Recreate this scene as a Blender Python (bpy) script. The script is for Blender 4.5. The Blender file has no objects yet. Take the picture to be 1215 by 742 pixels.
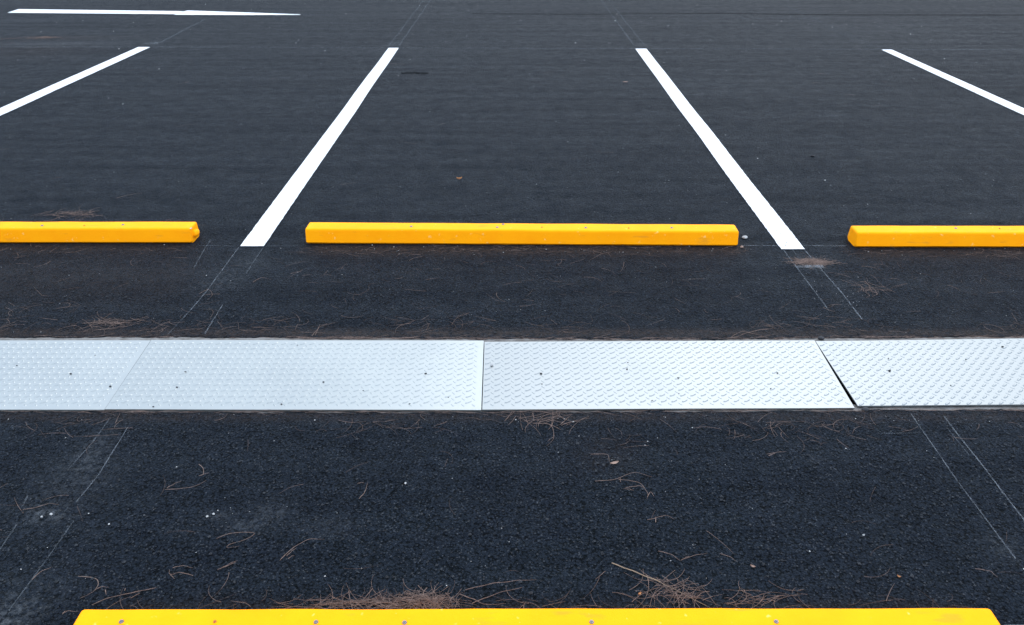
import bpy, bmesh, math, random
import numpy as np
from mathutils import Vector, noise as mnoise

# ------------------------------------------------------------------ camera
C = bpy.data.collections.new('scene'); bpy.context.scene.collection.children.link(C)
SC = bpy.context.scene
H, PITCH, F, CX, CY = 1.638, math.radians(28), 965.0, 609.0, 371.0
cd = bpy.data.cameras.new('camera'); cam = bpy.data.objects.new('camera', cd); C.objects.link(cam)
cam.location = (0, 0, H); cam.rotation_euler = (math.pi/2-PITCH, 0, 0)
cd.sensor_width = 36; cd.lens = 36*F/1215; cd.shift_x = -1.5/1215
cd.clip_start = 0.05; cd.clip_end = 2000
cd.dof.use_dof = True; cd.dof.focus_distance = 3.0; cd.dof.aperture_fstop = 8.0
SC.camera = cam

# ------------------------------------------------------------------ sky, sun, exposure
SUN_EL, SUN_AZ = math.radians(46), math.radians(22)      # azimuth clockwise from +Y
w = bpy.data.worlds.new('World'); SC.world = w; w.use_nodes = True
nt = w.node_tree; nd = nt.nodes; lk = nt.links
bg = nd['Background']; bg.inputs['Strength'].default_value = 0.115
sky = nd.new('ShaderNodeTexSky'); sky.sky_type = 'NISHITA'; sky.sun_disc = False
sky.sun_elevation = SUN_EL; sky.sun_rotation = SUN_AZ; sky.dust_density = 2.0
geo = nd.new('ShaderNodeTexCoord')
cn = nd.new('ShaderNodeTexNoise'); cn.inputs['Scale'].default_value = 1.6; cn.inputs['Detail'].default_value = 5
cr = nd.new('ShaderNodeMapRange'); cr.inputs[1].default_value = .38; cr.inputs[2].default_value = .62
cr.inputs[3].default_value = .50; cr.inputs[4].default_value = .92
cc = nd.new('ShaderNodeMix'); cc.data_type = 'RGBA'
sx = nd.new('ShaderNodeSeparateXYZ'); lk.new(geo.outputs['Generated'], sx.inputs[0])
gr = nd.new('ShaderNodeMapRange'); gr.inputs[1].default_value = 0; gr.inputs[2].default_value = 1
gr.inputs[3].default_value = .80; gr.inputs[4].default_value = 1.42; lk.new(sx.outputs[2], gr.inputs[0])
gm = nd.new('ShaderNodeVectorMath'); gm.operation = 'SCALE'; gm.inputs[0].default_value = (11.0, 12.8, 15.2)   # overcast: brighter overhead
lk.new(gr.outputs[0], gm.inputs['Scale']); lk.new(gm.outputs[0], cc.inputs[7])
lk.new(geo.outputs['Generated'], cn.inputs['Vector']); lk.new(cn.outputs['Fac'], cr.inputs[0])
lk.new(cr.outputs[0], cc.inputs[0]); lk.new(sky.outputs[0], cc.inputs[6]); lk.new(cc.outputs[2], bg.inputs['Color'])
sd = bpy.data.lights.new('sun', 'SUN'); sd.energy = 0.9; sd.angle = math.radians(38); sd.color = (1, .95, .88)
sun = bpy.data.objects.new('sun', sd); C.objects.link(sun)
sun.rotation_euler = (math.pi/2-SUN_EL, 0, math.pi-SUN_AZ)
SC.view_settings.view_transform = 'Standard'; SC.view_settings.look = 'None'
SC.view_settings.gamma = 1; SC.view_settings.use_curve_mapping = False
SC.view_settings.exposure = 0.66

rnd = random.Random(7); rng = np.random.default_rng(7)
def G(px, py, z=0.0):                                   # where the ray of a photo pixel meets height z
    a = PITCH + math.atan((py-CY)/F)
    D = (H-z)/math.tan(a)
    zc = D*math.cos(PITCH) + (H-z)*math.sin(PITCH)
    return Vector(((px-CX)*zc/F, D, z))

# ------------------------------------------------------------------ materials
def mat(name):
    m = bpy.data.materials.new(name); m.use_nodes = True
    return m, m.node_tree.nodes, m.node_tree.links, m.node_tree.nodes['Principled BSDF']
def N(nodes, kind, **kw):
    n = nodes.new(kind)
    for k, v in kw.items():
        if k.startswith('i_'):
            n.inputs[k[2:].replace('_', ' ')].default_value = v
        else: setattr(n, k, v)
    return n
def mixc(nodes, links, fac, a, b, blend='MIX'):
    n = nodes.new('ShaderNodeMix'); n.data_type = 'RGBA'; n.blend_type = blend
    for s, v in ((0, fac), (6, a), (7, b)):
        if hasattr(v, 'is_output') or hasattr(v, 'links'): links.new(v, n.inputs[s])
        elif isinstance(v, (int, float)): n.inputs[s].default_value = v
        else: n.inputs[s].default_value = (*v, 1)
    return n.outputs[2]
def mrange(nodes, links, v, a, b, c=0.0, d=1.0):
    n = nodes.new('ShaderNodeMapRange'); links.new(v, n.inputs[0])
    for i, x in enumerate((a, b, c, d)): n.inputs[i+1].default_value = x
    return n.outputs[0]
def math2(nodes, links, op, a, b):
    n = nodes.new('ShaderNodeMath'); n.operation = op
    for s, v in ((0, a), (1, b)):
        if hasattr(v, 'links'): links.new(v, n.inputs[s])
        else: n.inputs[s].default_value = v
    return n.outputs[0]

def make_asphalt():
    m, n, l, p = mat('asphalt')
    tc = N(n, 'ShaderNodeTexCoord').outputs['Object']
    v1 = N(n, 'ShaderNodeTexVoronoi', i_Scale=150.0); l.new(tc, v1.inputs['Vector'])
    v2 = N(n, 'ShaderNodeTexVoronoi', i_Scale=260.0); l.new(tc, v2.inputs['Vector'])
    v3 = N(n, 'ShaderNodeTexVoronoi', i_Scale=62.0, i_Randomness=1.0); l.new(tc, v3.inputs['Vector'])
    nz = N(n, 'ShaderNodeTexNoise', i_Scale=70.0, i_Detail=4.0); l.new(tc, nz.inputs['Vector'])
    mp = N(n, 'ShaderNodeMapping'); mp.inputs['Scale'].default_value = (.16, 3.0, 1); l.new(tc, mp.inputs['Vector'])
    st = N(n, 'ShaderNodeTexNoise', i_Scale=2.0, i_Detail=3.0, i_Roughness=.5); l.new(mp.outputs[0], st.inputs['Vector'])
    pt = N(n, 'ShaderNodeTexNoise', i_Scale=2.2, i_Detail=5.0, i_Roughness=.6); l.new(tc, pt.inputs['Vector'])
    b1 = N(n, 'ShaderNodeRGBToBW'); l.new(v1.outputs['Color'], b1.inputs[0])
    b2 = N(n, 'ShaderNodeRGBToBW'); l.new(v2.outputs['Color'], b2.inputs[0])
    stone = mixc(n, l, b1.outputs[0], (.0018, .0028, .0052), (.0145, .0190, .0275))
    stone2 = mixc(n, l, b2.outputs[0], (.0016, .0026, .0048), (.0165, .0215, .0305))
    col = mixc(n, l, .5, stone, stone2)
    col = mixc(n, l, mrange(n, l, b2.outputs[0], .84, .90), col, (.045, .049, .055))      # pale mineral chips
    # crevice darkening painted into the colour, with bitumen, in hollows between the stones
    col = mixc(n, l, mrange(n, l, v1.outputs['Distance'], .48, .75), col, (.0014, .0018, .0026))
    col = mixc(n, l, mrange(n, l, nz.outputs[0], .36, .27), col, (.0010, .0013, .0018))
    # roller streaks and traffic film
    s = mrange(n, l, st.outputs[0], .3, .7, .93, 1.07)
    q = mrange(n, l, pt.outputs[0], .3, .7, .92, 1.08)
    sc_ = math2(n, l, 'MULTIPLY', s, q)
    gm = N(n, 'ShaderNodeTexNoise', i_Scale=22.0, i_Detail=5.0, i_Roughness=.75); l.new(tc, gm.inputs['Vector'])
    sc_ = math2(n, l, 'MULTIPLY', sc_, mrange(n, l, gm.outputs[0], .3, .7, .72, 1.30))
    vm = N(n, 'ShaderNodeVectorMath', operation='SCALE'); l.new(col, vm.inputs[0]); l.new(sc_, vm.inputs['Scale'])
    col = vm.outputs[0]
    # dirt and pale dust, laid where attributes say
    at = N(n, 'ShaderNodeAttribute', attribute_name='dirt'); d = at.outputs['Fac']
    fine = N(n, 'ShaderNodeTexNoise', i_Scale=45.0, i_Detail=5.0, i_Roughness=.7); l.new(tc, fine.inputs['Vector'])
    fd = math2(n, l, 'MULTIPLY', d, mrange(n, l, fine.outputs[0], .38, .62, .15, 1.0))
    col = mixc(n, l, fd, col, (.036, .026, .022))
    au = N(n, 'ShaderNodeAttribute', attribute_name='dust'); u = au.outputs['Fac']
    fu = math2(n, l, 'MULTIPLY', u, mrange(n, l, fine.outputs[0], .44, .66, .05, 1.0))
    col = mixc(n, l, fu, col, (.078, .086, .096))
    l.new(col, p.inputs['Base Color'])
    mp2 = N(n, 'ShaderNodeMapping'); mp2.inputs['Scale'].default_value = (.8, 1.1, 1); l.new(tc, mp2.inputs['Vector'])
    mo = N(n, 'ShaderNodeTexNoise', i_Scale=9.0, i_Detail=7.0, i_Roughness=.78); l.new(mp2.outputs[0], mo.inputs['Vector'])
    sp = mrange(n, l, mo.outputs[0], .33, .67, .031, .072)                     # worn and fresh binder shine differently
    sp = math2(n, l, 'MULTIPLY', sp, mrange(n, l, st.outputs[0], .3, .7, .72, 1.28)); l.new(sp, p.inputs['Specular IOR Level'])
    l.new(mrange(n, l, mo.outputs[0], .33, .67, .72, .64), p.inputs['Roughness'])
    p.inputs['Specular Tint'].default_value = (.50, .80, 1.0, 1)
    h = math2(n, l, 'MULTIPLY', v1.outputs['Distance'], -1.0)
    h2 = math2(n, l, 'MULTIPLY', v2.outputs['Distance'], -.65)
    coarse = math2(n, l, 'MULTIPLY', v3.outputs['Distance'], mrange(n, l, pt.outputs[0], .45, .62, -.15, -1.1))
    h = math2(n, l, 'ADD', h, h2); h = math2(n, l, 'ADD', h, coarse)
    h = math2(n, l, 'ADD', h, mrange(n, l, nz.outputs[0], .2, .5, -1.0, .2))
    bp = N(n, 'ShaderNodeBump', i_Strength=.95, i_Distance=.0048); l.new(h, bp.inputs['Height'])
    l.new(bp.outputs[0], p.inputs['Normal'])
    return m

def make_paint_white():
    m, n, l, p = mat('white_road_paint')
    tc = N(n, 'ShaderNodeTexCoord').outputs['Object']
    a = N(n, 'ShaderNodeTexNoise', i_Scale=9.0, i_Detail=6.0, i_Roughness=.65); l.new(tc, a.inputs['Vector'])
    v = N(n, 'ShaderNodeTexVoronoi', i_Scale=150.0); l.new(tc, v.inputs['Vector'])
    c = mixc(n, l, mrange(n, l, a.outputs[0], .3, .7), (.55, .57, .59), (.62, .64, .66))
    c = mixc(n, l, mrange(n, l, v.outputs['Distance'], .62, .85, 0, .55), c, (.35, .37, .40))
    g = N(n, 'ShaderNodeTexNoise', i_Scale=30.0, i_Detail=7.0, i_Roughness=.8); l.new(tc, g.inputs['Vector'])
    c = mixc(n, l, mrange(n, l, g.outputs[0], .56, .72, 0, .75), c, (.26, .27, .285))     # tyre dirt and thin spots
    l.new(c, p.inputs['Base Color']); p.inputs['Roughness'].default_value = .6
    b = N(n, 'ShaderNodeBump', i_Strength=.5, i_Distance=.0025, invert=True); l.new(v.outputs['Distance'], b.inputs['Height'])
    l.new(b.outputs[0], p.inputs['Normal'])
    return m

def make_chalk(name, col, lo, hi, opac):
    m, n, l, p = mat(name)
    tc = N(n, 'ShaderNodeTexCoord').outputs['Object']
    a = N(n, 'ShaderNodeTexNoise', i_Scale=26.0, i_Detail=6.0, i_Roughness=.75); l.new(tc, a.inputs['Vector'])
    v = N(n, 'ShaderNodeTexVoronoi', i_Scale=230.0); l.new(tc, v.inputs['Vector'])
    f = math2(n, l, 'MULTIPLY', mrange(n, l, a.outputs[0], lo, hi, 0, opac), mrange(n, l, v.outputs['Distance'], .75, .35, .60, 1))
    p.inputs['Base Color'].default_value = (*col, 1); p.inputs['Roughness'].default_value = .95; p.inputs['Specular IOR Level'].default_value = .02
    l.new(f, p.inputs['Alpha'])
    return m

def make_yellow():
    m, n, l, p = mat('yellow_paint')
    tc = N(n, 'ShaderNodeTexCoord').outputs['Object']
    oi = N(n, 'ShaderNodeObjectInfo')
    ad = N(n, 'ShaderNodeVectorMath', operation='ADD'); l.new(tc, ad.inputs[0]); l.new(oi.outputs['Location'], ad.inputs[1])
    tc = ad.outputs[0]
    a = N(n, 'ShaderNodeTexNoise', i_Scale=7.0, i_Detail=7.0, i_Roughness=.65); l.new(tc, a.inputs['Vector'])
    b = N(n, 'ShaderNodeTexNoise', i_Scale=38.0, i_Detail=5.0); l.new(tc, b.inputs['Vector'])
    c = mixc(n, l, mrange(n, l, a.outputs[0], .32, .68), (.955, .320, .0015), (.98, .362, .002))
    c = mixc(n, l, mrange(n, l, b.outputs[0], .66, .74, 0, .5), c, (.95, .62, .22))     # rubbed, pale scuffs
    mp = N(n, 'ShaderNodeMapping'); mp.inputs['Scale'].default_value = (8, 30, 30); l.new(tc, mp.inputs['Vector'])
    s = N(n, 'ShaderNodeTexNoise', i_Scale=1.0, i_Detail=5.0); l.new(mp.outputs[0], s.inputs['Vector'])
    c = mixc(n, l, mrange(n, l, s.outputs[0], .63, .72, 0, .30), c, (.35, .17, .03))    # grime
    l.new(c, p.inputs['Base Color']); p.inputs['Roughness'].default_value = .6
    p.inputs['Specular IOR Level'].default_value = .06
    h = N(n, 'ShaderNodeTexNoise', i_Scale=120.0, i_Detail=4.0); l.new(tc, h.inputs['Vector'])
    bp = N(n, 'ShaderNodeBump', i_Strength=.35, i_Distance=.003); l.new(h.outputs[0], bp.inputs['Height'])
    l.new(bp.outputs[0], p.inputs['Normal'])
    return m

def make_plate(name, tint, rough, seed):
    m, n, l, p = mat(name)
    tc0 = N(n, 'ShaderNodeTexCoord').outputs['Object']
    ad = N(n, 'ShaderNodeVectorMath', operation='ADD'); l.new(tc0, ad.inputs[0]); ad.inputs[1].default_value = (seed, seed*.7, 0)
    tc = ad.outputs[0]
    a = N(n, 'ShaderNodeTexNoise', i_Scale=2.6, i_Detail=5.0, i_Roughness=.6); l.new(tc, a.inputs['Vector'])
    v = N(n, 'ShaderNodeTexVoronoi', i_Scale=55.0); l.new(tc, v.inputs['Vector'])
    b1 = N(n, 'ShaderNodeRGBToBW'); l.new(v.outputs['Color'], b1.inputs[0])
    c = mixc(n, l, mrange(n, l, a.outputs[0], .3, .7), tuple(t*.88 for t in tint), tint)
    c = mixc(n, l, mrange(n, l, b1.outputs[0], .2, .8, 0, .10), c, (.22, .25, .28))     # zinc spangle
    f = N(n, 'ShaderNodeTexNoise', i_Scale=30.0, i_Detail=5.0, i_Roughness=.7); l.new(tc, f.inputs['Vector'])
    c = mixc(n, l, mrange(n, l, f.outputs[0], .66, .74, 0, .35), c, (.18, .20, .22))
    l.new(c, p.inputs['Base Color']); p.inputs['Metallic'].default_value = .75
    l.new(mrange(n, l, a.outputs[0], .3, .7, rough-.05, rough+.06), p.inputs['Roughness'])
    return m

def make_plain(name, c1, c2, rough=.8, scale=20.0, bump=0.0, spec=.3, metal=0.0):
    m, n, l, p = mat(name)
    tc = N(n, 'ShaderNodeTexCoord').outputs['Object']
    a = N(n, 'ShaderNodeTexNoise', i_Scale=scale, i_Detail=5.0, i_Roughness=.65); l.new(tc, a.inputs['Vector'])
    c = mixc(n, l, mrange(n, l, a.outputs[0], .3, .7), c1, c2)
    l.new(c, p.inputs['Base Color']); p.inputs['Roughness'].default_value = rough
    p.inputs['Specular IOR Level'].default_value = spec; p.inputs['Metallic'].default_value = metal
    if bump:
        b = N(n, 'ShaderNodeBump', i_Strength=.7, i_Distance=bump); l.new(a.outputs[0], b.inputs['Height'])
        l.new(b.outputs[0], p.inputs['Normal'])
    return m
M = dict(asphalt=make_asphalt(), white=make_paint_white(), yellow=make_yellow(),
         chalk=make_chalk('chalk', (.22, .245, .27), .32, .62, .46),
         chalk_faint=make_chalk('faint_chalk', (.15, .17, .19), .34, .64, .44),
         seam=make_chalk('tar_seam', (.002, .0025, .0035), .36, .55, .8),
         concrete=make_plain('weathered_concrete', (.07, .062, .055), (.19, .185, .18), .9, 24, .004),
         slot=make_plain('dark_concrete', (.02, .02, .022), (.05, .045, .04), .9, 12),  # darker concrete for the channel floor and linings
         needle=make_plain('dry_pine_needle', (.070, .046, .038), (.24, .165, .135), .7, 70, 0, .25),
         needle_dark=make_plain('old_pine_needle', (.035, .025, .022), (.11, .074, .062), .8, 50, 0, .2),
         twig=make_plain('bleached_twig', (.20, .14, .09), (.32, .24, .165), .8, 30),
         leaf=make_plain('dry_leaf', (.30, .13, .05), (.50, .25, .11), .7, 60),
         tan=make_plain('tan_bract', (.20, .13, .10), (.30, .21, .17), .8, 60),
         crumb=make_plain('tar_crumb', (.012, .013, .016), (.03, .032, .036), .8, 90),
         pale=make_plain('pale_stone', (.22, .225, .23), (.48, .48, .47), .8, 60),
         grey=make_plain('grey_stone', (.006, .0075, .010), (.028, .033, .040), .8, 3),
         pin=make_plain('steel_pin', (.10, .10, .11), (.22, .21, .23), .5, 90, 0, .5, .5),
         rust=make_plain('rust', (.28, .09, .02), (.45, .18, .05), .9, 90))

# ------------------------------------------------------------------ object helpers
def link(name, me, m=None, parent=None, loc=(0, 0, 0)):
    o = bpy.data.objects.new(name, me); C.objects.link(o); o.location = loc
    if m is not None: me.materials.append(m)
    if parent is not None: o.parent = parent
    return o
def tag(o, label, cat, group=None):
    o['label'] = label; o['category'] = cat
    if group: o['group'] = group
    return o
def struct(o): o['kind'] = 'structure'; return o
def mesh_np(name, V, Fc, smooth=False):
    me = bpy.data.meshes.new(name)
    V = np.asarray(V, dtype=np.float32); Fc = np.asarray(Fc, dtype=np.int32)
    me.vertices.add(len(V)); me.vertices.foreach_set('co', V.ravel())
    k = Fc.shape[1]
    me.loops.add(Fc.size); me.loops.foreach_set('vertex_index', Fc.ravel())
    me.polygons.add(len(Fc)); me.polygons.foreach_set('loop_start', np.arange(0, Fc.size, k, dtype=np.int32))
    me.polygons.foreach_set('loop_total', np.full(len(Fc), k, dtype=np.int32))
    me.polygons.foreach_set('use_smooth', np.full(len(Fc), smooth, dtype=bool))
    me.update(calc_edges=True); me.validate()
    return me
def poly_obj(name, pts, m, thick=0.0, loc=None):
    base = Vector(loc) if loc else Vector((sum(p[0] for p in pts)/len(pts), sum(p[1] for p in pts)/len(pts), 0))
    bm = bmesh.new(); vs = [bm.verts.new((p[0]-base.x, p[1]-base.y, p[2])) for p in pts]; f = bm.faces.new(vs)
    f.normal_update()
    if f.normal.z < 0: f.normal_flip()
    if thick:
        r = bmesh.ops.extrude_face_region(bm, geom=[f])
        bmesh.ops.translate(bm, verts=[v for v in r['geom'] if isinstance(v, bmesh.types.BMVert)], vec=(0, 0, thick))
        bmesh.ops.recalc_face_normals(bm, faces=bm.faces[:])
    me = bpy.data.meshes.new(name); bm.to_mesh(me); bm.free()
    return link(name, me, m, loc=base)

# ------------------------------------------------------------------ ground with the drain slot
def top_y(x):   # far edge of the slot
    a = [(-4.3, G(0, 400.5).y+.0), (-1.46, G(180, 400).y), (-.95, G(320, 401).y), (-.12, G(574, 402.2).y), (.9, G(880, 402.5).y), (1.22, G(967, 400.8).y), (4.3, G(1215, 399.0).y)]
    return np.interp(x, [p[0] for p in a], [p[1] for p in a])
def bot_y(x):
    a = [(-4.3, G(0, 487.5).y), (-1.4, G(124, 488).y), (-.12, G(571, 488.6).y), (.5, G(780, 487.5).y), (1.15, G(1000, 486.8).y), (1.3, G(1050, 486).y), (4.3, G(1215, 484).y)]
    return np.interp(x, [p[0] for p in a], [p[1] for p in a])
SX0, SX1 = -4.25, 4.05
def n1(x, s, seed): return mnoise.fractal(Vector((x*s, seed, 0)), 1.0, 2.0, 4)
def build_ground():
    xs = np.unique(np.concatenate([np.array([-300, -120, -50, -25, -14, -9, -6.5, -5.2]), np.arange(SX0, SX1+.001, .012), np.array([4.6, 5.5, 7, 9, 14, 25, 50, 120, 300])]))
    nx = len(xs)
    inside = (xs >= SX0-1e-6) & (xs <= SX1+1e-6)
    jt = np.array([n1(x, 9, 1.3)*.010 + n1(x, 45, 4.1)*.005 for x in xs])
    jb = np.array([n1(x, 9, 7.7)*.008 + n1(x, 45, 9.1)*.004 for x in xs])
    te = top_y(xs) + np.where(inside, jt+.004, 0); be = bot_y(xs) + np.where(inside, jb, 0)
    tf = np.concatenate([np.linspace(0, .02, 3)[:-1], np.linspace(.02, 1.5, 60), np.linspace(1.55, 12, 70), np.array([16, 25, 50, 120, 300, 600])])
    tn = np.concatenate([np.linspace(0, .02, 3)[:-1], np.linspace(.02, 1.3, 52), np.array([1.5, 2, 3, 6, 15, 50, 300])])
    Vs, Fs = [], []
    def sheet(edge, ts, sgn):
        o = sum(len(v) for v in Vs)
        Y = edge[None, :] + sgn*ts[:, None]; X = np.repeat(xs[None, :], len(ts), 0); Z = np.zeros_like(Y)
        Z[0] = np.where(inside, -.002 - np.abs(jt)*.15, 0)
        Vs.append(np.stack([X, Y, Z], -1).reshape(-1, 3))
        r, c = np.meshgrid(np.arange(len(ts)-1), np.arange(nx-1), indexing='ij')
        a = o + r*nx + c; q = np.stack([a, a+1, a+nx+1, a+nx], -1).reshape(-1, 4)
        Fs.append(q if sgn > 0 else q[:, ::-1])
        return o
    of = sheet(te, tf, 1); on = sheet(be, tn, -1)
    # close the ground left and right of the slot, and drop the asphalt's cut edge into it
    idx = np.arange(nx-1); close = ~(inside[:-1] & inside[1:])
    q = [[on+i, on+i+1, of+i+1, of+i] for i in idx[close]]
    Fs.append(np.array(q))
    o = sum(len(v) for v in Vs); ii = np.where(inside)[0]
    for base, e in ((of, te), (on, be)):
        o = sum(len(v) for v in Vs)
        Vs.append(np.stack([xs[ii], e[ii], np.full(len(ii), -.06)], -1))
        k = np.arange(len(ii)-1)
        qq = np.stack([base+ii[k], base+ii[k+1], o+k+1, o+k], -1)
        Fs.append(qq[:, ::-1] if base == of else qq)
    V = np.concatenate(Vs); Fc = np.concatenate(Fs)
    me = mesh_np('ground', V, Fc)
    X, Y = V[:, 0], V[:, 1]
    dirt = np.zeros(len(V)); dust = np.zeros(len(V))
    def blob(arr, px, py, rx, ry, s):
        c = G(px, py); arr += s*np.exp(-(((X-c.x)/rx)**2 + ((Y-c.y)/ry)**2))
    def band(arr, x0, x1, yc, ry, s, soft=.12):
        arr += s*np.exp(-((Y-yc)/ry)**2) / (1+np.exp(-(X-x0)/soft*4)) / (1+np.exp((X-x1)/soft*4))
    for x0, x1, yy, s in ((-1.0, 1.15, 3.76, 1.0), (1.72, 4, 3.72, .8), (-4, -1.65, 3.79, .55)): band(dirt, x0, x1, yy, .075, s)
    for x0, x1, yy, s in ((-1.0, 1.15, 3.98, .5), (-4, -1.7, 4.02, .6)): band(dirt, x0, x1, yy, .05, s)
    band(dirt, -1.0, 1.15, 1.43, .045, .9); band(dirt, -4, 4, 2.90, .035, .85); band(dirt, -4, 4, 2.315, .03, .5)
    blob(dirt, 50, 45, .35, .12, 1.1); blob(dirt, 10, 60, .5, .5, .4); blob(dirt, 720, 540, .1, .1, .25)
    band(dirt, -4, -1.5, 3.4, .25, .25)
    for px, py, rx, ry, s in ((965, 313, .06, .07, 1.1), (262, 335, .12, .12, .38), (300, 310, .1, .1, .3), (180, 51, .12, .07, .95), (467, 53, .08, .13, .8),
                              (762, 53, .08, .12, .7), (60, 52, .12, .1, .8), (22, 24, .1, .1, .6), (5, 735, .07, .05, .8), (20, 710, .14, .12, .22), (58, 610, .05, .025, .9), (100, 560, .10, .10, .3), (320, 608, .05, .05, .45), (290, 622, .05, .025, .55), (258, 613, .03, .012, .8),
                              (838, 327, .05, .05, .3), (1000, 350, .06, .1, .25), (115, 530, .05, .1, .4), (60, 600, .15, .15, .2), (990, 138, .1, .05, .4), (835, 195, .2, .1, .2),
                              (965, 545, .03, .015, .5), (395, 625, .08, .04, .25), (190, 112, .15, .06, .35), (1190, 650, .04, .05, .4)):
        blob(dust, px, py, rx, ry, s)
    for nm, a in (('dirt', dirt), ('dust', dust)):
        at = me.attributes.new(nm, 'FLOAT', 'POINT'); at.data.foreach_set('value', np.clip(a, 0, 1).astype(np.float32))
    return struct(link('ground', me, M['asphalt']))
build_ground()

# ------------------------------------------------------------------ drain channel under the covers
def build_channel():
    t = bpy.data.objects.new('drain_channel', None); C.objects.link(t); t.location = (0, 2.6, -.16)
    tag(t, 'long shallow concrete drain channel under the row of diamond plate covers', 'drain')
    L = SX1-SX0-.01; cx = (SX0+SX1)/2
    xs = np.arange(SX0+.004, SX1-.004, .03)
    def strip(prof, name, m):           # prof(x) -> list of (y,z)
        P = [prof(x) for x in xs]; k = len(P[0])
        V = [(x, y-2.6, z+.16) for x, pr in zip(xs, P) for y, z in pr]
        Fc = [[i*k+j, (i+1)*k+j, (i+1)*k+j+1, i*k+j+1] for i in range(len(xs)-1) for j in range(k-1)]
        return link(name, mesh_np(name, V, Fc), m, t)
    w1 = lambda x: n1(x, 6, 3.3)*.0012
    strip(lambda x: [(top_y(x)+.03, -.05), (top_y(x)+.03, -.006), (top_y(x)-.012, -.004+w1(x)), (top_y(x)-.045, -.005), (top_y(x)-.045, -.15)], 'lip', M['concrete'])
    strip(lambda x: [(bot_y(x)+.045, -.15), (bot_y(x)+.045, -.008), (bot_y(x)+.006, -.006+w1(x)), (bot_y(x)-.03, -.008), (bot_y(x)-.03, -.05)], 'lip', M['concrete'])
    strip(lambda x: [(bot_y(x)+.03, -.15), (top_y(x)-.03, -.15)], 'channel_floor', M['slot'])
    strip(lambda x: [(top_y(x)+.03, -.15), (top_y(x)+.03, -.049)], 'end_lining', M['slot'])
    strip(lambda x: [(bot_y(x)-.03, -.049), (bot_y(x)-.03, -.15)], 'end_lining', M['slot'])
build_channel()

# ------------------------------------------------------------------ painted and chalked lines
ZP = .004
def stripe(px, label, group='white parking bay lines'):
    pts = [G(x, y, ZP) for x, y in px]
    base_seed = pts[0].x
    # subdivide the long edges and roughen them a little
    out = []
    for i in range(len(pts)):
        a, b = pts[i], pts[(i+1) % len(pts)]; L = (b-a).length; k = max(1, int(L/.02))
        nrm = Vector((-(b-a).y, (b-a).x, 0)).normalized()
        for j in range(k):
            p = a.lerp(b, j/k); s = .0030*mnoise.fractal(p*38, 1.0, 2.0, 3) if 0 < j else 0
            p = p + Vector((.007*mnoise.noise(Vector((0, p.y*1.1, base_seed)))*math.sin(math.pi*j/k), 0, 0)) if L > 1 else p
            out.append(p+nrm*s)
    base = (pts[0]+pts[2])/2
    bm = bmesh.new(); vs = [bm.verts.new((p.x-base.x, p.y-base.y, 0)) for p in out]
    f = bm.faces.new(vs); f.normal_update()
    if f.normal.z < 0: f.normal_flip()
    r = bmesh.ops.extrude_face_region(bm, geom=[f])
    bmesh.ops.translate(bm, verts=[v for v in r['geom'] if isinstance(v, bmesh.types.BMVert)], vec=(0, 0, .0015))
    bmesh.ops.triangulate(bm, faces=bm.faces[:]); bmesh.ops.recalc_face_normals(bm, faces=bm.faces[:])
    me = bpy.data.meshes.new('parking_line'); bm.to_mesh(me); bm.free()
    o = link('parking_line', me, M['white'], loc=(base.x, base.y, .0025)); tag(o, label, 'parking line', group)
    return o
stripe([(285, 292), (313, 292), (473, 57), (461, 57)], 'white painted line between the left and middle yellow wheel stops')
stripe([(927, 295.5), (955, 295.5), (767, 58), (754, 58)], 'white painted line between the middle and right yellow wheel stops')
# the outer lines run on past the picture's edge
stripe([(1046, 59), (1058, 59), (1421, 220), (1396, 220)],
       'white painted line at the far right, running out of the picture')
stripe([(164, 56), (178, 56), (-181, 220), (-208, 220)], 'white painted line at the far left, running out of the picture')
stripe([(9, 15.2), (22, 11), (218, 13.5), (208, 16.9)], 'left half of the white line lying crosswise at the far left, slanted left end')
stripe([(206.5, 17.6), (222, 12.6), (290, 14.9), (356, 17.2), (356, 17.7), (290, 17.9)], 'right half of the white line lying crosswise at the far left, tapering to a point')

def chalk(pts_px, width, m, z=.0016, name='chalk_line'):
    P = [G(x, y, z) for x, y in pts_px]
    V, Fc = [], []
    Q = []
    for a, b in zip(P[:-1], P[1:]):
        k = max(1, int((b-a).length/.05)); Q += [a.lerp(b, j/k) for j in range(k)]
    Q.append(P[-1])
    for i, p in enumerate(Q):
        d = (Q[min(i+1, len(Q)-1)]-Q[max(i-1, 0)]); nn = Vector((-d.y, d.x, 0)).normalized()
        p = p + nn*mnoise.noise(p*7)*.0015; ww = width*(.5+.25*mnoise.noise(p*19))
        V += [p-nn*ww, p+nn*ww]
    for i in range(len(Q)-1): Fc.append([2*i, 2*i+1, 2*i+3, 2*i+2])
    return struct(link(name, mesh_np(name, [tuple(v) for v in V], Fc), m))
ch, cf = M['chalk'], M['chalk_faint']
chalk([(944, 316.5), (960, 316), (977, 316.5)], .028, ch, .0030, 'paint_smear')
chalk([(171, 51.8), (187, 51.2)], .06, ch, .0024, 'paint_smear'); chalk([(50, 37), (60, 36.8)], .05, cf, .0024, 'paint_smear')
chalk([(283, 294), (245, 346), (226, 368)], .005, ch, .0016); chalk([(226, 368), (200, 402-6)], .005, cf, .0017)
chalk([(312, 294), (292, 324)], .005, cf, .0018); chalk([(264, 362), (243, 396)], .005, ch, .0016); chalk([(250, 284), (240, 300), (230, 318)], .005, cf, .0019)
chalk([(930, 297), (984, 369)], .0045, ch, .0016); chalk([(955, 297), (1000, 349), (1023, 379)], .006, ch, .0017); chalk([(940, 296), (957, 318)], .004, cf, .0018)
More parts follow.
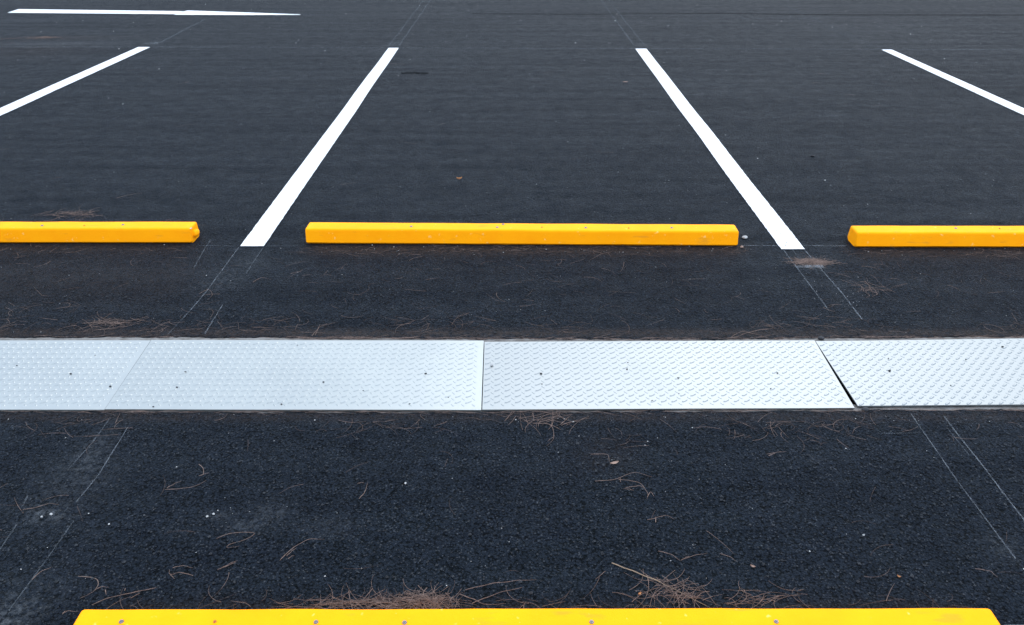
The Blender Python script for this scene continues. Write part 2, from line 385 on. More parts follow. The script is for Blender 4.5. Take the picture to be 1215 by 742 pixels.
chalk([(1081, 491), (1125, 555), (1160, 603), (1205, 663)], .0035, ch, .0016); chalk([(1120, 494), (1160, 545), (1222, 626)], .0045, ch, .0017); chalk([(1126, 510), (1150, 540)], .003, cf, .0018)
chalk([(130, 497), (108, 527), (80, 558)], .004, cf, .0016); chalk([(20, 622), (-10, 667)], .004, cf, .0017)
chalk([(152, 506), (118, 562), (90, 596)], .003, ch, .0018); chalk([(88, 618), (36, 690), (10, 725)], .0035, cf, .0016)
chalk([(33, 588), (26, 601)], .006, cf, .0021)
chalk([(1046, 514.5), (1093, 513.5)], .003, cf, .0019)
chalk([(-200, 55.5), (20, 55.5), (480, 57), (1040, 58.5), (1400, 60)], .018, ch, .0019)
chalk([(880, 291.3), (1004, 292)], .007, ch, .0022); chalk([(236, 291.5), (284, 292)], .005, cf, .0022); chalk([(316, 292), (362, 291)], .004, cf, .0022)
chalk([(461, 55), (503, 0)], .012, cf, .0016); chalk([(473, 55), (511, 0)], .014, cf, .0017)
chalk([(753, 55), (713, 0)], .014, cf, .0016); chalk([(764, 53), (722, 0)], .012, cf, .0017)
chalk([(1044, 57), (962, 20), (925, 4)], .014, cf, .0016); chalk([(1036, 57), (975, 30)], .012, cf, .0017)
chalk([(183, 54), (240, 24)], .014, cf, .0016); chalk([(192, 50), (246, 22)], .012, cf, .0017)
chalk([(356, 17.5), (385, 17.6)], .03, cf, .0016)
chalk([(800, 21.5), (975, 22)], .03, cf, .0019)
chalk([(1192, 743.5), (1260, 743.5)], .007, M['white'], .0023, 'chalk_line')
chalk([(560, 16.5), (700, 17), (860, 16), (1010, 18), (1300, 18)], .065, M['seam'], .0021, 'tar_seam')
chalk([(476, 87), (490, 86.5), (508, 87.5)], .09, M['seam'], .0024, 'tar_seam')

# ------------------------------------------------------------------ diamond plate covers
def diamond_plate(corners, m, label, z=.004, seed=0):
    # corners: far-left, far-right, near-right, near-left (world), plate lies on the channel lips
    fl, fr, nr, nl = corners
    ctr = (fl+fr+nr+nl)/4; base = Vector((ctr.x, ctr.y, z))
    T = .005
    V, Fc = [], []
    ns = 24; r_ = random.Random(seed)
    # body: grid-top gently buckled, with side walls
    nxp, nyp = 41, 15
    def P(u, v):
        a = fl.lerp(fr, u); b = nl.lerp(nr, u); p = b.lerp(a, v)
        dz = .0012*mnoise.noise(Vector((p.x*1.7, p.y*2.5, seed*3.1)))
        return Vector((p.x, p.y, z+dz))
    for j in range(nyp):
        for i in range(nxp): V.append(P(i/(nxp-1), j/(nyp-1))-base)
    for j in range(nyp-1):
        for i in range(nxp-1): a = j*nxp+i; Fc.append([a, a+1, a+nxp+1, a+nxp])
    ring = [i for i in range(nxp)] + [j*nxp+nxp-1 for j in range(1, nyp)] + [(nyp-1)*nxp+i for i in range(nxp-2, -1, -1)] + [j*nxp for j in range(nyp-2, 0, -1)]
    o = len(V); V += [V[k]-Vector((0, 0, T)) for k in ring]; R = len(ring)
    for k in range(R): Fc.append([ring[k], o+k, o+(k+1) % R, ring[(k+1) % R]])
    Lu = (fr-fl).length; Lv = (fl-nl).length; p = .0375
    def lug(u, v, ang):
        c = P(u, v)-base; hl, hw, hh = (.0160, .0050, .0022) if ang > 0 else (.0110, .0034, .0012)
        ca, sa = math.cos(ang), math.sin(ang); o = len(V)
        for s, wd, hz in ((-1, .0, 0), (-.55, 1, 0), (.55, 1, 0), (1, 0, 0), (.55, -1, 0), (-.55, -1, 0)):
            V.append(c+Vector((s*hl*ca-wd*hw*sa, s*hl*sa+wd*hw*ca, -.0003)))
        for s, wd in ((-.62, 0), (-.4, .42), (.4, .42), (.62, 0), (.4, -.42), (-.4, -.42)):
            V.append(c+Vector((s*hl*ca-wd*hw*sa, s*hl*sa+wd*hw*ca, hh)))
        for k in range(6): k2 = (k+1) % 6; Fc.append([o+k2, o+k, o+6+k, o+6+k2])
        Fc.append([o+11, o+10, o+9, o+8]); Fc.append([o+6, o+11, o+8, o+7])
    for off, ang in ((0, math.radians(36)), (.5, math.radians(-54))):
        for j in range(int(Lv/p)+1):
            for i in range(int(Lu/p)+1):
                u = (i+off+.42)*p/Lu; v = (j+off+.25)*p/Lv
                if .011 < u < .989 and .02 < v < .98: lug(u, v, ang)
    me = mesh_np('diamond_plate_cover', [tuple(v) for v in V], Fc)
    o = link('diamond_plate_cover', me, m, loc=base)
    return tag(o, label, 'drain cover', 'diamond plate covers over the drain')
ZT = .004
def W(x, y): v = G(x, y, ZT); v.z = 0; return v
tint = (.80, .85, .885)
pm = [make_plate('galvanised_plate_lightened', (.325, .345, .343), .42, 1.3), make_plate('galvanised_plate', (.312, .332, .330), .42, 4.9),
      make_plate('galvanised_plate_sheen_cut', (.255, .274, .280), .44, 8.8), make_plate('galvanised_plate_sheen_cut_more', (.240, .260, .267), .44, 14.2)]  # one zinc finish: left tints raised, right ones darkened against the sun's sheen
d1a, d1b = W(179, 404), W(124, 486.2)
S1 = Vector((-1.337, .0, 0))
diamond_plate((d1a+S1, d1a-Vector((.0006, 0, 0)), d1b-Vector((.0006, 0, 0)), d1b+S1), pm[0], 'leftmost bluish grey diamond plate drain cover, running out at the left edge', ZT, 1)
diamond_plate((d1a+Vector((.0006, .003, 0)), W(574.0, 404.4), W(571.0, 486.8), d1b+Vector((.0006, .002, 0))), pm[1], 'diamond plate drain cover in front of the gap between left and middle wheel stops', ZT+.0005, 2)
diamond_plate((W(574.9, 405.7), W(966.4, 404.0), W(1014.0, 484.0), W(572.2, 486.2)), pm[2], 'diamond plate cover before the middle wheel stop, left of the black wedge gap', ZT, 3)
diamond_plate((W(967.6, 405.0), W(967.6+385, 400.2), W(1018.0+450, 478.0), W(1018.0, 481.6)), pm[3], 'rightmost pale diamond plate drain cover, set slightly askew behind the wedge gap', ZT, 4)

# ------------------------------------------------------------------ wheel stops
def wheel_stop(p0, p1, label, pins, seed=0, nub=False, worn=False):
    """p0,p1: near bottom corners (left,right)"""
    ax = (p1-p0); L = ax.length; ang = math.atan2(ax.y, ax.x)
    root = bpy.data.objects.new('wheel_stop', None); C.objects.link(root)
    root.location = (p0.x, p0.y, 0); root.rotation_euler = (0, 0, ang)
    tag(root, label, 'wheel stop', 'yellow wheel stops')
    prof = [(.015, -.001), (.001, .011), (.014, .079), (.112, .079), (.127, .011), (.113, -.001)]
    bm = bmesh.new()
    nseg = 60
    rings = []
    for i in range(nseg+1):
        x = L*i/nseg; rings.append([bm.verts.new((x, y, z)) for y, z in prof])
    long_e = []
    for a, b in zip(rings[:-1], rings[1:]):
        for k in range(6): bm.faces.new((a[k], b[k], b[(k+1) % 6], a[(k+1) % 6]))
    bm.faces.new(rings[0][:]); bm.faces.new(rings[-1][::-1])
    bmesh.ops.recalc_face_normals(bm, faces=bm.faces[:])
    bm.edges.ensure_lookup_table()
    E1 = [e for e in bm.edges if all(v.co.x < 1e-5 for v in e.verts) or all(v.co.x > L-1e-5 for v in e.verts)]
    E1 = [e for e in E1 if not all(v.co.z < 1e-5 for v in e.verts) and not (all(v.co.z < .02 for v in e.verts) and abs(e.verts[0].co.y-e.verts[1].co.y) > .05)]
    E2 = [e for e in bm.edges if all(abs(v.co.z-.079) < 1e-5 for v in e.verts) and abs(e.verts[0].co.x-e.verts[1].co.x) > 1e-4]
    bmesh.ops.bevel(bm, geom=list(set(E1+E2)), offset=.012, segments=4, profile=.6, affect='EDGES')
    for v in bm.verts:
        s = v.co + Vector((seed*5.3, 0, 0))
        d = .0016*mnoise.fractal(Vector((s.x*5, s.y*9, s.z*9)), 1.0, 2.0, 3)
        if v.co.z < .002: v.co.y += .003*mnoise.noise(Vector((s.x*14, seed, 0)))*(1 if v.co.y < .06 else -1); v.co.z = -.001
        else: v.co.y += d; v.co.z += d*.5
    for f in bm.faces: f.smooth = False
    me = bpy.data.meshes.new('concrete_bar'); bm.to_mesh(me); bm.free()
    body = link('concrete_bar', me, M['yellow'], root)
    if nub:     # broken lump left standing out of the right end
        bm = bmesh.new(); bmesh.ops.create_icosphere(bm, subdivisions=3, radius=1)
        for v in bm.verts:
            k = 1+.16*mnoise.noise(v.co*1.7)
            v.co = Vector((v.co.x*.022*k, v.co.y*.030*k, v.co.z*.020*k))
        me = bpy.data.meshes.new('broken_lump'); bm.to_mesh(me); bm.free(); me.polygons.foreach_set('use_smooth', [True]*len(me.polygons))
        link('broken_lump', me, M['yellow'], root, loc=(L+.001, .06, .036))
        chip = poly_obj('bare_chip', [(-.007, -.004, 0), (.004, -.007, 0), (.009, .002, 0), (.001, .008, 0), (-.006, .004, 0)], M['pale'], .002, loc=(0, 0, 0))
        chip.parent = root; chip.location = (L-.004, .024, .0745)
    for px, py, kind in pins:
        g = G(px, py, .079); loc = Vector((g.x-p0.x, g.y-p0.y)); ca, sa = math.cos(-ang), math.sin(-ang)
        lx, ly = loc.x*ca-loc.y*sa, loc.x*sa+loc.y*ca
        bm = bmesh.new(); r = (.0062 if seed == 4 else .0080) if kind == 'pin' else .0042
        bmesh.ops.create_cone(bm, cap_ends=True, segments=14, radius1=r, radius2=r*.8, depth=.003)
        bmesh.ops.create_cone(bm, cap_ends=True, segments=10, radius1=r*.45, radius2=r*.3, depth=.002, matrix=__import__('mathutils').Matrix.Translation((0, 0, .0024)))
        me = bpy.data.meshes.new('anchor_pin'); bm.to_mesh(me); bm.free()
        link('anchor_pin' if kind == 'pin' else 'rusty_nail', me, M['pin'] if kind == 'pin' else M['rust'], root, loc=(lx, max(.03, min(.1, ly)), .0802))
    return root
zc_ = lambda x, y: (lambda g: Vector((g.x, g.y, 0)))(G(x, y))
a, b = zc_(363, 290.2), zc_(875.5, 293.2)
wheel_stop(a, b, 'long yellow wheel stop in the middle bay, whole length in view', [(488, 269, 'pin'), (590, 270, 'pin'), (597, 266.5, 'pin'), (643, 270, 'nail'), (695, 270.5, 'pin'), (746, 271, 'nail'), (797, 270.5, 'pin')], 1)
b = zc_(228, 289.6); a = b + Vector((-2.18, .0, 0))
wheel_stop(a, b, 'yellow wheel stop at the left edge with a broken lump on its end', [(146, 267, 'pin'), (100, 268, 'nail'), (50, 268, 'pin')], 2, nub=True)
a = zc_(1015, 294.6); b = a + Vector((2.18, -.004, 0))
wheel_stop(a, b, 'yellow wheel stop at the right edge with a scuffed left end', [(1134, 271, 'pin'), (1186, 271.5, 'nail')], 3)
yb = G(97, 722, .079); yc = G(1173, 720.3, .079)
wheel_stop(Vector((-1.047, yb.y-.112, 0)), Vector((1.160, yc.y-.112, 0)), 'yellow wheel stop nearest the camera, cut by the bottom edge', [(144, 738, 'pin'), (255, 738, 'nail'), (375, 738.5, 'pin'), (480, 739, 'pin'), (702, 738.5, 'pin'), (921, 738, 'pin')], 4)

# ------------------------------------------------------------------ loose grit (uncountable)
OCT_V = np.array([(1, 0, 0), (0, 1, 0), (-1, 0, 0), (0, -1, 0), (0, 0, 1), (0, 0, -1)], float)
OCT_F = np.array([(0, 1, 4), (1, 2, 4), (2, 3, 4), (3, 0, 4), (1, 0, 5), (2, 1, 5), (3, 2, 5), (0, 3, 5)])
def grit(name, pts, size, m, flat=.6, sink=.2):
    n = len(pts); V = OCT_V[None]*rng.uniform(.55, 1.3, (n, 6, 3))
    a = rng.uniform(0, 6.283, n); ca, sa = np.cos(a)[:, None], np.sin(a)[:, None]
    x, y = V[..., 0]*ca-V[..., 1]*sa, V[..., 0]*sa+V[..., 1]*ca
    V = np.stack([x, y, V[..., 2]*flat], -1)*size[:, None, None]
    V[..., 2] += (size*flat*(1-sink*2))[:, None]
    V[..., :2] += pts[:, None, :]
    Fc = (OCT_F[None]+(np.arange(n)*6)[:, None, None]).reshape(-1, 3)
    o = link(name, mesh_np(name, V.reshape(-1, 3), Fc), m); return o
def not_slot(p): return p[(p[:, 1] < bot_y(p[:, 0])-.012) | (p[:, 1] > top_y(p[:, 0])+.015)]
def scatter(n, x0, x1, y0, y1): return np.stack([rng.uniform(x0, x1, n), rng.uniform(y0, y1, n)], -1)
p = not_slot(np.concatenate([scatter(16000, -2.4, 2.4, 1.15, 2.4), scatter(9000, -3, 3, 2.8, 4.2)]))
o = grit('grit', p, np.clip(rng.lognormal(math.log(.0022), .4, len(p)), .001, .006), M['grey'], .7, .1); o['kind'] = 'stuff'
p = not_slot(np.concatenate([scatter(130, -2.2, 2.2, 1.15, 2.4), scatter(300, -3.5, 3.5, 2.8, 5), scatter(320, -8, 8, 5, 13),
      np.stack([rng.normal(G(1000, 350).x, .09, 26), rng.normal(G(1000, 350).y, .09, 26)], -1),
      np.stack([rng.normal(G(310, 612).x, .09, 12), rng.normal(G(300, 612).y, .05, 12)], -1),
      np.stack([rng.uniform(-1, 1.15, 110), rng.normal(3.76, .03, 110)], -1),
      np.stack([rng.uniform(1.75, 3.6, 40), rng.normal(3.72, .03, 40)], -1),
      np.stack([rng.uniform(-3.4, 3.4, 80), rng.normal(2.30, .012, 80)], -1)]))
o = grit('pale_grit', p, np.clip(rng.lognormal(math.log(.0015), .42, len(p)), .0008, .005)*np.clip(p[:, 1]/4, 1, 2.4), M['pale'], .6, .1); o['kind'] = 'stuff'

# ------------------------------------------------------------------ pine needles
class Strands:
    def __init__(s): s.V = []; s.F = []; s.n = 0
    def add(s, pts, r):
        k = len(pts); P = np.array([tuple(p) for p in pts])
        d = np.gradient(P, axis=0); d /= np.linalg.norm(d, axis=1)[:, None]+1e-9
        side = np.cross(d, (0, 0, 1.0)); side /= np.linalg.norm(side, axis=1)[:, None]+1e-9
        up = np.cross(side, d); t = np.linspace(0, 1, k); rr = r*(1-.65*t**2)[:, None]
        ring = [P+side*rr, P+up*rr*1.0, P-side*rr, P-up*rr*.6]
        s.V.append(np.stack(ring, 1).reshape(-1, 3))
        i, j = np.meshgrid(np.arange(k-1), np.arange(4), indexing='ij'); j2 = (j+1) % 4
        s.F.append((np.stack([i*4+j, (i+1)*4+j, (i+1)*4+j2, i*4+j2], -1).reshape(-1, 4))+s.n); s.n += 4*k
    def build(s, name, m, base=(0, 0, 0), parent=None):
        V = np.concatenate(s.V)-np.array(base)
        return link(name, mesh_np(name, V, np.concatenate(s.F)), m, parent, loc=base)
def arc(x, y, ang, L, curv, z0=.002, lift=.0, k=9, zfun=None):
    pts = []; a = ang; px, py = x, y
    for i in range(k):
        t = i/(k-1); z = z0 + lift*math.sin(math.pi*t)
        pts.append((px, py, z if zfun is None else zfun(px, py, z)))
        a += curv/(k-1); px += math.cos(a)*L/(k-1); py += math.sin(a)*L/(k-1)
    return pts
def spline_px(px, k=5, z=.002, lift=.002):
    P = [G(x, y, z) for x, y in px]; out = []
    if len(P) == 2: P = [P[0], P[0].lerp(P[1], .5), P[1]]
    Q = [P[0]*2-P[1]]+P+[P[-1]*2-P[-2]]
    for i in range(1, len(Q)-2):
        for j in range(k):
            t = j/k; a, b, c, d = Q[i-1], Q[i], Q[i+1], Q[i+2]
            out.append(.5*((2*b)+(c-a)*t+(2*a-5*b+4*c-d)*t*t+(3*b-a-3*c+d)*t**3))
    out.append(P[-1]); n = len(out)
    for i, p in enumerate(out): p.z = z+lift*math.sin(math.pi*i/(n-1))*(.6+.4*math.sin(i*1.3))
    return [tuple(p) for p in out]

# thin litter that nobody could count
S1_, S2_ = Strands(), Strands()
def litter(n, x0, x1, y0, y1, amp=1.0, along=0.0, dens=None):
    for _ in range(n):
        x, y = rnd.uniform(x0, x1), rnd.uniform(y0, y1)
        if dens and rnd.random() > dens(x, y): continue
        ang = rnd.gauss(0 if rnd.random() < .5 else math.pi, .35) if rnd.random() < along else rnd.uniform(0, 6.28)
        L = rnd.uniform(.05, .15)*amp
        pts = arc(x, y, ang, L, rnd.gauss(0, 1.0), .0016+rnd.random()*.002, rnd.uniform(0, .003))
        if any(bot_y(q[0])-.004 < q[1] < top_y(q[0])+.012 for q in pts): continue
        (S1_ if rnd.random() < .4 else S2_).add(pts, rnd.uniform(.0004, .00068))
cl = lambda s, sd_: (lambda x, y: max(0, min(1, .5+1.6*mnoise.noise(Vector((x*s, y*s, sd_))))))
litter(560, -3, 3, 2.90, 3.02, .8, .55, cl(2.5, 1)); litter(520, -3, 3, 3.0, 3.72, .75, .4, cl(2.2, 3))
litter(150, -1.1, 1.2, 3.68, 3.79, .7, .9); litter(120, 1.7, 3.4, 3.66, 3.76, .7, .9); litter(50, -3.3, -1.6, 3.70, 3.79, .6, .9)
litter(90, -3.2, -1.7, 3.98, 4.15, .8, .8); litter(60, -1.1, 1.2, 3.96, 4.1, .7, .8)
litter(650, -2.6, 2.6, 2.17, 2.30, .7, .45, cl(3, 5)); litter(100, -2.3, 2.3, 1.5, 2.2, .7, .3, cl(2, 6))
litter(330, -1.05, 1.2, 1.425, 1.50, .7, .75, cl(3, 8)); litter(160, -7, 7, 4.3, 9, 1.2, .6, cl(.8, 9))
litter(120, -6.6, -5.6, 8.8, 10, 1.4, .8)
# needles packed into the joint behind and before the plates
for _ in range(900):
    x = rnd.uniform(-3.2, 3.4)
    k = {0: .15}.get(0) if x < -.95 else (1.0 if x < -.35 else .5)
    if rnd.random() > k+.25*max(0, mnoise.noise(Vector((x*3, 0, 2)))): continue
    y = top_y(x)-.002+rnd.gauss(0, .005); z = -.001+rnd.random()*.005
    S1_.add(arc(x, y, rnd.gauss(0, .12), rnd.uniform(.03, .1), rnd.gauss(0, .25), z, .001, 6), .0006)
for _ in range(420):
    x = rnd.uniform(-3.2, 3.4); y = bot_y(x)-.006+rnd.gauss(0, .004)
    S1_.add(arc(x, y, rnd.gauss(0, .15), rnd.uniform(.03, .09), rnd.gauss(0, .3), .001+rnd.random()*.002, .001, 6), .0005)
for S_, m in ((S1_, M['needle']), (S2_, M['needle_dark'])):
    o = S_.build('pine_needle_litter', m); o['kind'] = 'stuff'

# tangled piles
def pile(cxp, cyp, rx, ry, h, n, label, along=.5, seed=0, dark=.3, L=(.06, .15), tail=None):
    g = G(cxp, cyp); r_ = random.Random(seed); S = Strands()
    for _ in range(n):
        x, y = r_.gauss(0, .45)*rx, r_.gauss(0, .45)*ry
        ang = (0 if r_.random() < .5 else math.pi)+r_.gauss(0, .3) if r_.random() < along else r_.uniform(0, 6.28)
        LL = r_.uniform(*L); pts = []
        a = ang; cu = r_.gauss(0, 1.0); k = 10; px, py = x-math.cos(a)*LL/2, y-math.sin(a)*LL/2
        zz = r_.random()
        for i in range(k):
            top = h*math.exp(-((px/rx)**2+(py/ry)**2)*1.3)
            pts.append((px, py, .0012+top*zz+.001*math.sin(i))); a += cu/(k-1); px += math.cos(a)*LL/(k-1); py += math.sin(a)*LL/(k-1)
        S.add(pts, r_.uniform(.00045, .00075))
    V = np.concatenate(S.V); S.V = [V+np.array([g.x, g.y, 0])]
    o = S.build('pine_needle_clump', M['needle'], (g.x, g.y, 0))
    return tag(o, label, 'pine needles', 'clumps of dry pine needles')
pile(503, 715, .080, .026, .015, 150, 'dense brown pine needle clump behind the near wheel stop, left of the bottom centre', .6, 11, L=(.035, .09))
pile(440, 718, .10, .012, .006, 50, 'thin straggle of pine needles trailing left from the dense clump at the near wheel stop', .8, 12)
pile(800, 704, .11, .050, .012, 60, 'loose pine needle clump under the long straw stalk by the near wheel stop', .35, 13, L=(.05, .12))
pile(900, 711, .11, .024, .006, 32, 'sparse wispy pine needles behind the near wheel stop, right of the straw stalk', .8, 14, L=(.04, .1))
pile(964, 311.5, .085, .032, .007, 260, 'flat rusty brown pine needle clump at the foot of the right white line', .9, 15, L=(.05, .11))
pile(378, 718, .09, .012, .004, 24, 'few short pine needles behind the near wheel stop, farthest left of its clumps', .8, 16)
pile(648, 497, .12, .045, .005, 26, 'scattered pine needles fallen from the middle drain cover edge', .5, 17)
pile(85, 254, .16, .05, .006, 45, 'faint brown pine needles lying behind the left wheel stop', .9, 18)
pile(130, 384, .11, .04, .006, 45, 'small brown pine needle patch behind the leftmost drain cover', .9, 19)
pile(50, 45, .20, .07, .010, 70, 'orange brown needle patch below the crosswise white line', .95, 20)
pile(1035, 345, .07, .06, .005, 22, 'curled pine needle wisp in front of the right wheel stop', .3, 21)

# single needles, each on its own
def needles(strs, label, r=.0009, m='needle', name='pine_needle', cat='pine needle', group='single pine needles on the asphalt'):
    S = Strands(); pts0 = spline_px(strs[0]); base = (pts0[0][0], pts0[0][1], 0)
    for q in strs: S.add(spline_px(q, lift=rnd.uniform(.001, .004)), r)
    o = S.build(name, M[m], base); return tag(o, label, cat, group)
needles([[(706, 571), (730, 569), (752, 561), (773, 566)], [(734, 569), (757, 573), (768, 585), (768, 592)], [(736, 572), (736, 567)], [(742, 579), (757, 577), (764, 579)], [(740, 580), (752, 582)], [(768, 590), (772, 584), (776, 589)]], 'branching pine needle sprig in the middle of the near asphalt')
needles([[(768, 617), (778, 615), (790, 612), (800, 616)], [(778, 620), (778, 613)]], 'short arched pine needle below and right of the branching sprig')
needles([[(196, 581), (215, 580), (232, 577), (245, 570)], [(198, 579), (215, 571)]], 'long shallow curved pine needle on the left near asphalt, uppermost there')
needles([[(236, 551), (241, 556), (241, 563), (236, 565)], [(236, 565), (248, 561)]], 'tiny hooked pine needle just above the long shallow curved one')
needles([[(257, 639), (270, 634), (285, 632), (302, 633), (290, 641), (273, 646), (270, 650), (284, 648)]], 'folded hairpin pine needle below the pale dust patch')
needles([[(332, 665), (345, 653), (365, 641), (385, 640)], [(342, 663), (349, 659)], [(340, 660), (352, 650)]], 'bowed pine needle arching above the left half of the near stop')
needles([[(261, 675), (272, 670), (282, 665)], [(258, 676), (272, 671), (280, 667)]], 'short straight double pine needle left of the bowed one')
needles([[(229, 683), (215, 680), (202, 682), (201, 676)], [(202, 682), (207, 687)], [(205, 674), (216, 672), (229, 674)]], 'forked pine needle opening to the right, above the near stop\'s left third')
needles([[(93, 684), (105, 685), (115, 688), (116, 696), (108, 704), (95, 710)], [(113, 700), (120, 697), (129, 697)], [(125, 700), (126, 706)]], 'crooked branching pine needle above the near stop\'s left corner', .001)
needles([[(109, 718), (125, 711), (145, 706), (165, 702), (186, 697)], [(145, 706), (160, 703), (184, 698)], [(148, 701), (149, 698)], [(155, 710), (166, 704)]], 'long double pine needle slanting up behind the near stop\'s left corner', .001)
needles([[(74, 729), (80, 726), (92, 726)], [(74, 728), (78, 725)]], 'tiny pine needle left of the near stop\'s left corner')
needles([[(38, 688), (48, 679), (62, 673)]], 'short slanted pine needle near the lower left corner of the picture')
needles([[(27, 605), (45, 602), (58, 598), (70, 599)]], 'thin reddish pine needle beside the pale chips on the left')
needles([[(426, 592), (433, 584), (436, 573)], [(424, 574), (432, 573)]], 'small upright pine needle on the asphalt left of centre')
needles([[(632, 503), (648, 503), (655, 507), (657, 516), (656, 522), (649, 529)], [(656, 519), (650, 524)]], 'hook shaped pine needle below the middle drain cover')
needles([[(666, 505), (678, 501), (690, 501)], [(665, 504), (672, 498), (677, 493)]], 'forked pine needle right of the hook shaped one')
needles([[(701, 539), (712, 539), (721, 540), (723, 548)]], 'angular bent pine needle above the branching sprig')
needles([[(910, 539), (922, 537), (933, 536)], [(912, 541), (920, 538)]], 'short pale pine needle high on the right near asphalt')
needles([[(810, 664), (825, 659), (839, 657)]], 'pine needle lying above the straw stalk\'s right side', .0008)
needles([[(854, 657), (866, 661), (873, 666)]], 'short drooping pine needle in the lower right middle', .0007)
needles([[(781, 654), (795, 658), (808, 666)], [(808, 665), (818, 660)]], 'open V shaped pine needle above the loose clump', .0008)
needles([[(914, 500), (915, 510), (920, 519)]], 'thin upright needle below the right part of the third cover', .0007)
needles([[(1157, 675), (1173, 678), (1184, 685)]], 'faint reddish pine needle near the lower right corner', .0008)
needles([[(545, 705), (560, 711), (578, 718), (600, 716)], [(552, 700), (580, 694), (610, 690), (637, 688)], [(560, 716), (590, 705), (620, 697)]], 'long pale pine needles reaching right from the dense clump', .001)
needles([[(300, 335), (310, 330), (322, 332)]], 'reddish needle bit below the left white line', .0008)
needles([[(236, 349), (247, 344), (252, 350), (246, 356)]], 'curled needle beside the left chalk line', .0007)
needles([[(370, 399), (378, 390), (388, 384)], [(374, 398), (380, 385)]], 'short needle spray standing at the back edge of the second cover', .0008)
needles([[(866, 401), (880, 394), (896, 397), (912, 401)], [(880, 397), (900, 392), (920, 390)]], 'arched needles at the back edge of the third cover', .0009)
needles([[(612, 494), (607, 501), (602, 505)]], 'short needle at the third cover\'s front edge, left one of a pair', .0008)
needles([[(632, 490), (634, 500)]], 'upright short needle at the third cover\'s front edge, right one of a pair', .0008)
needles([[(726, 668), (745, 676), (775, 688), (800, 700), (842, 721)]], 'long straight straw coloured stalk lying across the loose needle clump', .0016, 'twig', 'straw_stalk', 'stalk', None)

# leaves and crumbs
def leaf(px, py, L, Wd, ang, label, m='leaf', z=.003, curl=.006):
    g = G(px, py); bm = bmesh.new(); k = 7; rows = []
    for i in range(k):
        t = i/(k-1); wv = math.sin(math.pi*min(1, t*.92+.04))**.8*Wd/2
        rows.append([bm.verts.new((L*(t-.5), s*wv, z+curl*(abs(t-.5)*1.3)**2+curl*.5*abs(s))) for s in (-1, -.4, .4, 1)])
    for a, b in zip(rows[:-1], rows[1:]):
        for j in range(3): bm.faces.new((a[j], b[j], b[j+1], a[j+1]))
    r = bmesh.ops.extrude_face_region(bm, geom=bm.faces[:])
    bmesh.ops.translate(bm, verts=[v for v in r['geom'] if isinstance(v, bmesh.types.BMVert)], vec=(0, 0, .0006))
    bmesh.ops.recalc_face_normals(bm, faces=bm.faces[:])
    me = bpy.data.meshes.new('dry_leaf'); bm.to_mesh(me); bm.free()
    o = link('dry_leaf', me, M[m], loc=(g.x, g.y, 0)); o.rotation_euler = (0, 0, ang); return tag(o, label, 'leaf')
leaf(545, 214, .034, .017, .2, 'small orange brown dry leaf alone in the middle bay', curl=.02)
leaf(742, 98, .045, .02, -.1, 'faint tan leaf far off beside the right white line', 'tan')
leaf(729, 551, .030, .011, .35, 'triangular tan leaf scrap above the branching needle sprig', 'tan')
leaf(759, 706.5, .011, .006, .7, 'bright orange leaf scrap left of the loose needle clump')
leaf(893, 674, .014, .007, -.5, 'brown leaf scrap in the lower right middle', 'tan')
leaf(1066, 686, .010, .005, -.7, 'tiny orange leaf scrap in the right near asphalt')
leaf(1024, 637, .008, .006, .2, 'tiny cream coloured scrap in the right near asphalt', 'pale')

def stone(name, px, py, r, z, m, label, cat, group=None, sq=(1, 1, .7), seed=0):
    g = G(px, py, z); bm = bmesh.new(); bmesh.ops.create_icosphere(bm, subdivisions=2, radius=1)
    for v in bm.verts:
        k = 1+.35*mnoise.noise(v.co*1.3+Vector((seed*3.7, 0, 0))); v.co = Vector((v.co.x*sq[0], v.co.y*sq[1], v.co.z*sq[2]))*r*k
    me = bpy.data.meshes.new(name); bm.to_mesh(me); bm.free()
    o = link(name, me, M[m], loc=(g.x, g.y, z+r*sq[2]*.75)); return tag(o, label, cat, group)
stone('pebble', 883.5, 283, .011, 0, 'pale', 'pale broken concrete chip at the right end of the middle wheel stop', 'pebble', None, (1.3, 1, .8), 3)
stone('pebble', 880, 294, .008, 0, 'tan', 'small tan pebble at the front right corner of the middle wheel stop', 'pebble', None, (1, 1, .7), 4)
stone('seed', 583.5, 434, .0062, ZT, 'pale', 'round cream seed on the third cover beside the seam', 'seed', None, (1, 1, .9), 5)
stone('pebble', 50, 614, .0045, 0, 'pale', 'left one of two white chips beside the left chalk line', 'pebble', None, (1, .8, .7), 6)
stone('pebble', 61, 611, .0045, 0, 'pale', 'right one of two white chips beside the left chalk line', 'pebble', None, (1, .8, .7), 7)
stone('pebble', 129.5, 622.5, .003, 0, 'pale', 'lone white speck right of the left chalk lines', 'pebble', None, (1, 1, .7), 8)
stone('pebble', 246, 613.5, .0036, 0, 'pale', 'left white chip at the end of the pale dust patch', 'pebble', None, (1, 1, .7), 9)
stone('pebble', 253.5, 610.5, .0036, 0, 'pale', 'right white chip at the end of the pale dust patch', 'pebble', None, (1, 1, .7), 10)
stone('asphalt_lump', 1027, 487, .010, -.002, 'crumb', 'black asphalt lump at the foot of the wedge gap', 'asphalt lump', None, (1.5, 1, .6), 11)
stone('asphalt_lump', 974, 402.5, .011, -.002, 'crumb', 'black asphalt lump behind the back end of the wedge seam', 'asphalt lump', None, (1.2, 1, .6), 12)
stone('pebble', 964, 186, .010, 0, 'crumb', 'small black stone in the right bay', 'pebble', None, (1.4, 1, .7), 13)
where = ['first', 'second']
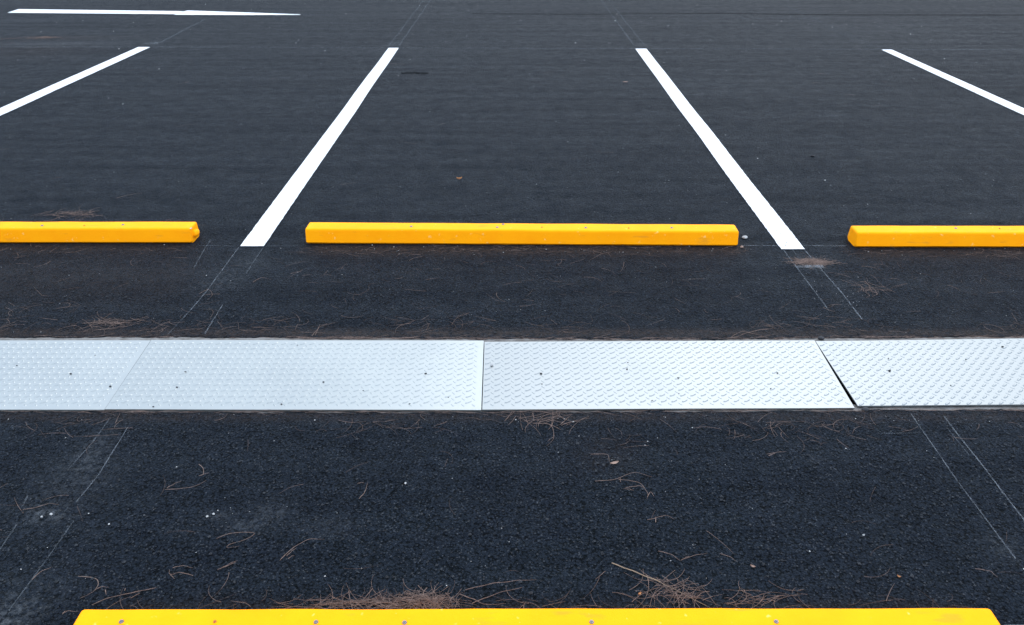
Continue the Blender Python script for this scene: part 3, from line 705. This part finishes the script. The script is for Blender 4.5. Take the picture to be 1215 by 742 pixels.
crumbs = [
 (20, 434, .7, 'small black crumb on the leftmost cover, nearest the picture edge'),
 (84, 444, 1.2, 'black crumb in the middle of the leftmost cover'),
 (131, 459, 1.2, 'black crumb on the leftmost cover close to its right seam'),
 (113, 422, .7, 'faint crumb high on the leftmost cover'),
 (220, 442, 1.2, 'upper crumb of a pair near the left end of the second cover'),
 (210, 460, 1, 'lower crumb of a pair near the left end of the second cover'),
 (384, 454, 1.1, 'lone black crumb in the middle of the second cover'),
 (334, 480, .9, 'crumb at the front edge of the second cover, left half'),
 (505, 444, 1.3, 'biggest black crumb on the second cover, towards its right'),
 (486, 480, 1, 'crumb at the front edge of the second cover, right half'),
 (431, 464, .7, 'thin faint crumb just right of the middle of the second cover'),
 (532, 472, .7, 'faint crumb in the front right corner of the second cover'),
 (353, 410, .7, 'faint crumb at the back edge of the second cover'),
 (182, 483, .9, 'crumb in the front left corner of the second cover'),
 (642, 444, 1.3, 'biggest black crumb on the third cover, towards its left'),
 (643, 456, .7, 'faint crumb just in front of the biggest one on the third cover'),
 (744, 438.5, 1, 'front crumb of a close pair on the third cover'),
 (745, 430.5, .7, 'back crumb of a close pair on the third cover'),
 (774, 476, 1, 'crumb near the front edge of the third cover'),
 (804.5, 449, 1, 'back crumb of two in line right of the middle of the third cover'),
 (805.5, 467.5, .6, 'front crumb of two in line right of the middle of the third cover'),
 (922.5, 443, .9, 'pale smear of a crumb at the right of the third cover'),
 (914.5, 461.5, .8, 'crumb at the right of the third cover, nearer its front edge'),
 (1055.5, 440.5, 1.3, 'biggest black crumb on the rightmost cover, near the wedge gap'),
 (1189.5, 412, 1.3, 'black crumb high on the rightmost cover, near the picture edge'),
 (1054, 425.5, .7, 'faint crumb behind the biggest one on the rightmost cover'),
 (1146, 427, .7, 'faint crumb in the back half of the rightmost cover'),
 (1128, 457.5, .6, 'faint crumb in the front half of the rightmost cover')]
for i, (x, y, s, lb) in enumerate(crumbs):
    stone('asphalt_crumb', x, y, .0031*s, ZT, 'crumb', lb, 'asphalt crumb', 'black crumbs on the drain covers', (1.2, .9, .7), 20+i)
